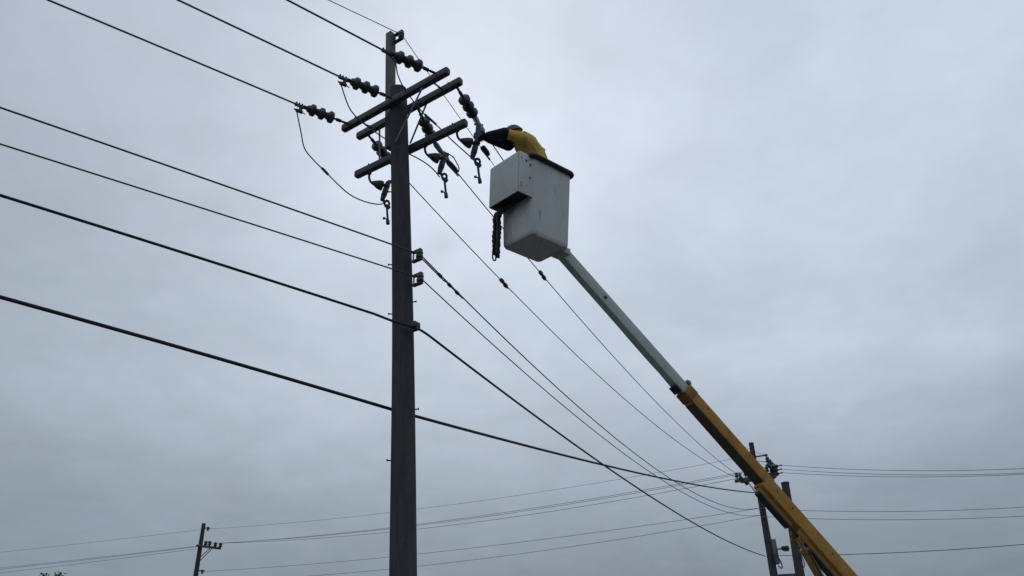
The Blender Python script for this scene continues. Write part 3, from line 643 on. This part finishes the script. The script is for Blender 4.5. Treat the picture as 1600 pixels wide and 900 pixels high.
wire('power_wire', span(RE[2], fp(9.3) + fr * -.3 - fa * .5, (900, 413)), .0084, 'wire from the worker hands, mostly hidden behind bucket and boom', group=GR)
wire('ground_wire', span(sp0 + un * .04, fp(FT.z - .55) + V((.45, -.12, .02)), (719, 185)), .0055, 'faint thin wire from the pole tip down behind the right insulators', group=GR)
wire('service_wire', span(sp1 + un * .035, at_y(1183, 794, 29.8), (932, 660)), .0088, 'wire from the upper spool rack falling to the distant pole', group=GR)
wire('service_wire', span(sp2 + un * .035, at_y(1186, 805, 29.8), (912, 660)), .0076, 'wire from the lower spool rack falling to the distant pole', group=GR)
# preformed grip laid beside the upper service wire
dd = span(sp1 + un * .035, at_y(1183, 794, 29.8), (932, 660), 480)
gr_ = thing('wire_grip', 'doubled dead-end grip with ties on the wire by the upper rack', 'wire grip', dd[1])
bm = B(); tube(bm, [sp1 + un * .03 - ua * .03] + [dd[k] - UP * (.030 if k < 12 else .016) for k in range(2, 22)], .009, 6); obj('grip_rod', bm, WIRE, gr_)
for k in (9, 14, 18):
    bm = B(); d_ = (dd[k + 1] - dd[k]).normalized(); lathe(bm, dd[k] - UP * .012 - d_ * .04, d_, [(0, .012), (.01, .022), (.07, .022), (.08, .012)], 8); obj('tie', bm, CABLE, gr_)
# parallel-groove clamps on two of the wires
def clamp(pts, px, lb):
    best = min(range(len(pts) - 1), key=lambda k: abs((pts[k] - EYE).normalized().dot(ray(*px).normalized()) - 1))
    p = pts[best]; d_ = (pts[best + 1] - pts[best]).normalized(); t = thing('wire_clamp', lb, 'clamp', p, 'clamps on the wires')
    for s in (-1, 1):
        bm = B(); box(bm, p + d_ * (.065 * s) - UP * .01 * s, d_, *basis(d_)[1:], .11, .055, .065, .014); obj('clamp_half', bm, CABLE, t)
    bm = B(); tube(bm, [p - d_ * .16 - UP * .02, p + d_ * .16 - UP * .02], .014); obj('clamp_bolt', bm, DSTEEL, t)
clamp(span(RE[0], FLE[1], (920, 573), 400), (789, 442), 'small black clamp on the wire left of the boom, farther from the bucket')
clamp(span(RE[1], FLE[0], (920, 514), 400), (847, 432), 'small black clamp on the wire right below the white bucket')
# jumper loops
def jp(*p): return [at_y(x, y, Y) for x, y, Y in p]
GJ = 'jumper loops at the pole head'
j0 = LE[0] - dl * .03 - UP * .1; j1 = LE[1] - dl * .03 - UP * .1
wire('jumper_wire', smooth_pts([j0] + jp((470, 205, 8.35), (476, 232, 8.45), (490, 250, 8.55), (507, 267, 8.65), (540, 299, 8.85), (562, 312, 8.95), (582, 318, 9.02), (595, 319, 9.05), (601, 316, 9.07)), 6), .0085, 'long jumper loop hanging in the open left of the pole', group=GJ)
wire('jumper_wire', smooth_pts([j1] + jp((541, 157, 7.95), (548, 172, 8.05), (560, 186, 8.15), (580, 202, 8.2), (602, 217, 8.22), (619, 228, 8.25), (638, 240, 8.26), (652, 247, 8.35), (668, 257, 8.45), (680, 268, 8.52), (687, 277, 8.55)), 6), .0085, 'jumper crossing the front of the pole under the upper arms', group=GJ)
wire('jumper_wire', smooth_pts([LE[2] - dl * .04] + jp((617, 97, 7.55), (621, 115, 7.75), (628, 132, 8.0), (640, 150, 8.25), (652, 166, 8.4), (668, 183, 8.45), (690, 203, 8.4), (706, 219, 8.25), (726, 237, 8.2), (741, 250, 8.17), (746, 254, 8.17)), 6), .0085, 'jumper running right of the pole from pole extension to right cutout', group=GJ)
sl1 = jp((503, 262.5, 8.63), (513, 273, 8.68)); sl2 = jp((664, 179, 8.44), (681, 194, 8.43))
tag(obj('wire_sleeve', (lambda b: (tube(b, sl1, .018, 8), b)[1])(B()), CABLE), 'black sleeve on the long jumper loop left of the pole', 'sleeve', 'sleeves on the jumpers')
tag(obj('wire_sleeve', (lambda b: (tube(b, sl2, .017, 8), b)[1])(B()), CABLE), 'black sleeve on the jumper right of the pole, above the lower crossarm', 'sleeve', 'sleeves on the jumpers')
wire('jumper_wire', smooth_pts([RE[1] - UP * .01] + jp((705, 243, 8.9), (711, 250, 8.9), (717, 262, 8.95), (716, 269, 9.0)), 5), .008, 'small stiff wire loop right of the pole below the lower crossarm', group=GJ)
wire('jumper_wire', smooth_pts([RE[0]] + jp((624, 262, 9.4), (618, 280, 9.25), (612, 285, 9.12)), 5), .0085, 'short jumper behind the pole at the left cutout top', group=GJ)
# wedge clamp on the middle right wire and on the one at the worker hands
for a, b, lb in ((at_y(699, 252, 8.95), at_y(715, 269, 9.05), 'thick dark wedge clamp on the wire right of the pole, under the lower arm'), (at_y(753, 229, 8.2), at_y(764, 243, 8.25), 'short dark wedge clamp hanging below the worker gloves')):
    t = thing('wedge_clamp', lb, 'clamp', a); x, y, z = basis(b - a); bm = B(); tube(bm, [a, a.lerp(b, .2), a.lerp(b, .75), b], [.030, .040, .036, .020], 10); obj('clamp_body', bm, DSTEEL, t)
    bm = B(); tube(bm, [a.lerp(b, .15) - UP * .05 - x * .03, b - UP * .05 + x * .02], .012); obj('bail', bm, STEEL, t)
for a, b, lb in ((RP[1] + RD3[1] * .62, at_y(701, 254, 8.95), 'thick dark strain link between lower crossarm and wedge clamp, right of the pole'), (RP[2] + RD3[2] * .56, at_y(755, 208, 8.15), 'thick strain link just above the worker gloves')):
    bm = B(); x, y, z = basis(b - a); tube(bm, [a, a.lerp(b, .15), a.lerp(b, .5), a.lerp(b, .85), b], [.020, .042, .034, .044, .024], 10); lathe(bm, a.lerp(b, .5) - y * .06, y, [(0, .014), (.12, .014)], 8); tag(obj('strain_link', bm, DSTEEL), lb, 'clamp')
bm = B(); g0 = RE[2]; bar(bm, at_y(748, 196, 8.12), at_y(746, 224, 8.1), .07, .07, .015); bar(bm, at_y(740, 212, 8.1), at_y(757, 213, 8.1), .05, .08, .015); bar(bm, g0 - RD3[2] * .06, g0 + RD3[2] * .1, .05, .06, .012); tag(obj('line_tool', bm, DSTEEL), 'dark line clamp gripped by the worker in front of the right string', 'clamp')
# crossing line: far pole to left pole and off both edges
GX = 'faint wires between the distant poles'
Ltop, Lr = lpt(327, 826.5), V((-25, 12, 0)).normalized()
for (a, b, via, r, lb) in (
    (at_y(1178, 711, 29.9), Ltop, (900, 760), .0065, 'topmost faint wire between the two distant poles'),
    (at_y(1163, 737, 29.9), lpt(344, 849), (900, 783.5), .0085, 'second faint wire from the top between the two distant poles'),
    (at_y(1160, 740, 29.8), lpt(336, 849), (900, 786), .0085, 'third faint wire between the two distant poles, close under the second'),
    (at_y(1160, 746, 29.7), lpt(327, 849), (900, 793), .0085, 'fourth faint wire between the two distant poles'),
    (at_y(1187, 794, 29.85), lpt(316, 893), (900, 836), .0085, 'fifth faint wire between the two distant poles, in the lower sky'),
    (at_y(1188, 805, 29.85), lpt(305, 909), (900, 853), .0085, 'lowest faint wire between the two distant poles')):
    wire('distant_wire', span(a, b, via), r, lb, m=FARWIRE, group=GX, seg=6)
GW = 'distant wires leaving at the lower left'
for (a, px, r, lb) in ((lpt(322, 826.5), (0, 863), .0065, 'topmost faint wire left of the left distant pole'), (lpt(310, 853), (0, 887.5), .0085, 'middle faint wire left of the left distant pole'), (lpt(309, 854), (0, 889.5), .0085, 'faint wire touching just below the middle one, left of the left distant pole'), (lpt(306, 857.5), (0, 895), .0085, 'lowest faint wire left of the left distant pole')):
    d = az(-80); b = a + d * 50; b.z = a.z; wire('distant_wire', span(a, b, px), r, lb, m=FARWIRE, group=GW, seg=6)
GE = 'distant wires leaving at the right edge'
for (a, px, r, lb) in ((FRE[0], (1590, 732.5), .0085, 'topmost faint wire at the right edge'), (FRE[1], (1590, 739.5), .0085, 'second faint wire at the right edge, paired with one below'), (FRE[2], (1590, 741.5), .0085, 'third faint wire at the right edge, just under the second'),
                       (at_y(1190, 795, 29.85), (1590, 793), .0085, 'single faint wire at the right edge, middle of the five levels'), (at_y(1192, 807, 29.85), (1590, 807), .0085, 'faint wire at the right edge, just above the lowest cable')):
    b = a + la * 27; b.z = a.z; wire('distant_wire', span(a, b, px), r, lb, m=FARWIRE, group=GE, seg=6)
a = at_y(1199, 868, 29.8); b = a + la * 27; b.z = a.z + .9
wire('telephone_cable', span(a, b, (1590, 851.5)), .0105, 'lowest cable at the right edge, sloping slightly upward', 'cable', CABLE, GC)

# ------------------------------------------------------------------ rooftop between the right poles and two tree tips
bc = at_y(1233, 896.5, 70)
bld = thing('building', 'sliver of a grey flat roof between the two right poles', 'building', (bc.x, 70, 0))
X, Yv = V((1, 0, 0)), V((0, 1, 0)); top = bc.z
bm = B(); box(bm, V((bc.x + 3, 76, (top - 2.6) / 2)), X, Yv, UP, 14, 12, top - 2.6, .03); obj('wall', bm, BLDG, bld)
bm = B(); box(bm, V((bc.x + 3, 76, top - 2.5)), X, Yv, UP, 14.5, 12.5, .2, .03); obj('roof', bm, KERB, bld)
bm = B(); box(bm, V((bc.x, 71.2, top - 1.25)), X, Yv, UP, 1.6, 2.4, 2.3, .03); hut = obj('stair_hut', bm, BLDG, bld)
bm = B(); box(bm, V((bc.x, 71.2, top - .05)), X, Yv, UP, 1.8, 2.6, .1, .02); obj('hut_roof', bm, KERB, hut)
for fl in range(2):
    for k in range(4):
        bm = B(); box(bm, V((bc.x - 2.2 + 3.4 * k, 69.98, 2.0 + 3.0 * fl)), X, Yv, UP, 1.6, .1, 1.4, .01); w = obj('window', bm, KERB, bld)
        bm = B(); box(bm, V((bc.x - 2.2 + 3.4 * k, 69.93, 2.0 + 3.0 * fl)), X, Yv, UP, 1.4, .03, 1.2, 0); obj('pane', bm, GLASS, w)
def tree(px, py, Y, hgt, lb, seed):
    tp = at_y(px, py, Y); rnd = random.Random(seed); t = thing('tree', lb, 'tree', (tp.x, Y, 0), 'tree tips at the lower left edge')
    z1 = tp.z; bm = B(); tube(bm, [V((tp.x, Y, z1 * k / 8)) + V((math.sin(k + seed) * .08, 0, 0)) for k in range(8)], [.2 - .022 * k for k in range(8)], 10)
    tips = []
    for k in range(26):
        z = z1 * (.35 + .6 * k / 26); a = rnd.uniform(0, 6.28); l = (z1 - z) * .42 + .25
        p0 = V((tp.x, Y, z)); p1 = p0 + V((math.cos(a) * l, math.sin(a) * l, l * .55)); tube(bm, [p0, p0.lerp(p1, .5) + UP * .05, p1], [.05, .03, .012], 6); tips.append((p0, p1))
    tips.append((V((tp.x, Y, z1 * .93)), V((tp.x, Y, z1 - .05))))
    obj('trunk', bm, BARK, t); bm = B()
    for p0, p1 in tips:
        for q in range(60):
            c = p0.lerp(p1, rnd.uniform(.35, 1.0)) + V((rnd.gauss(0, .16), rnd.gauss(0, .16), rnd.gauss(0, .10))); 
            if c.z > z1: c.z = z1 - rnd.uniform(0, .1)
            d = V((rnd.gauss(0, 1), rnd.gauss(0, 1), rnd.gauss(0, .7))).normalized(); s = d.orthogonal().normalized(); l = rnd.uniform(.07, .13)
            bm.faces.new([bm.verts.new(c - d * l), bm.verts.new(c + s * l * .45), bm.verts.new(c + d * l), bm.verts.new(c - s * l * .45)])
    obj('crown', bm, LEAF, t)
tree(70, 895.5, 52, 9, 'tree tip at the bottom edge, left one of the pair', 2)
tree(93, 893.5, 55, 9, 'tree tip at the bottom edge, right and slightly taller one of the pair', 5)
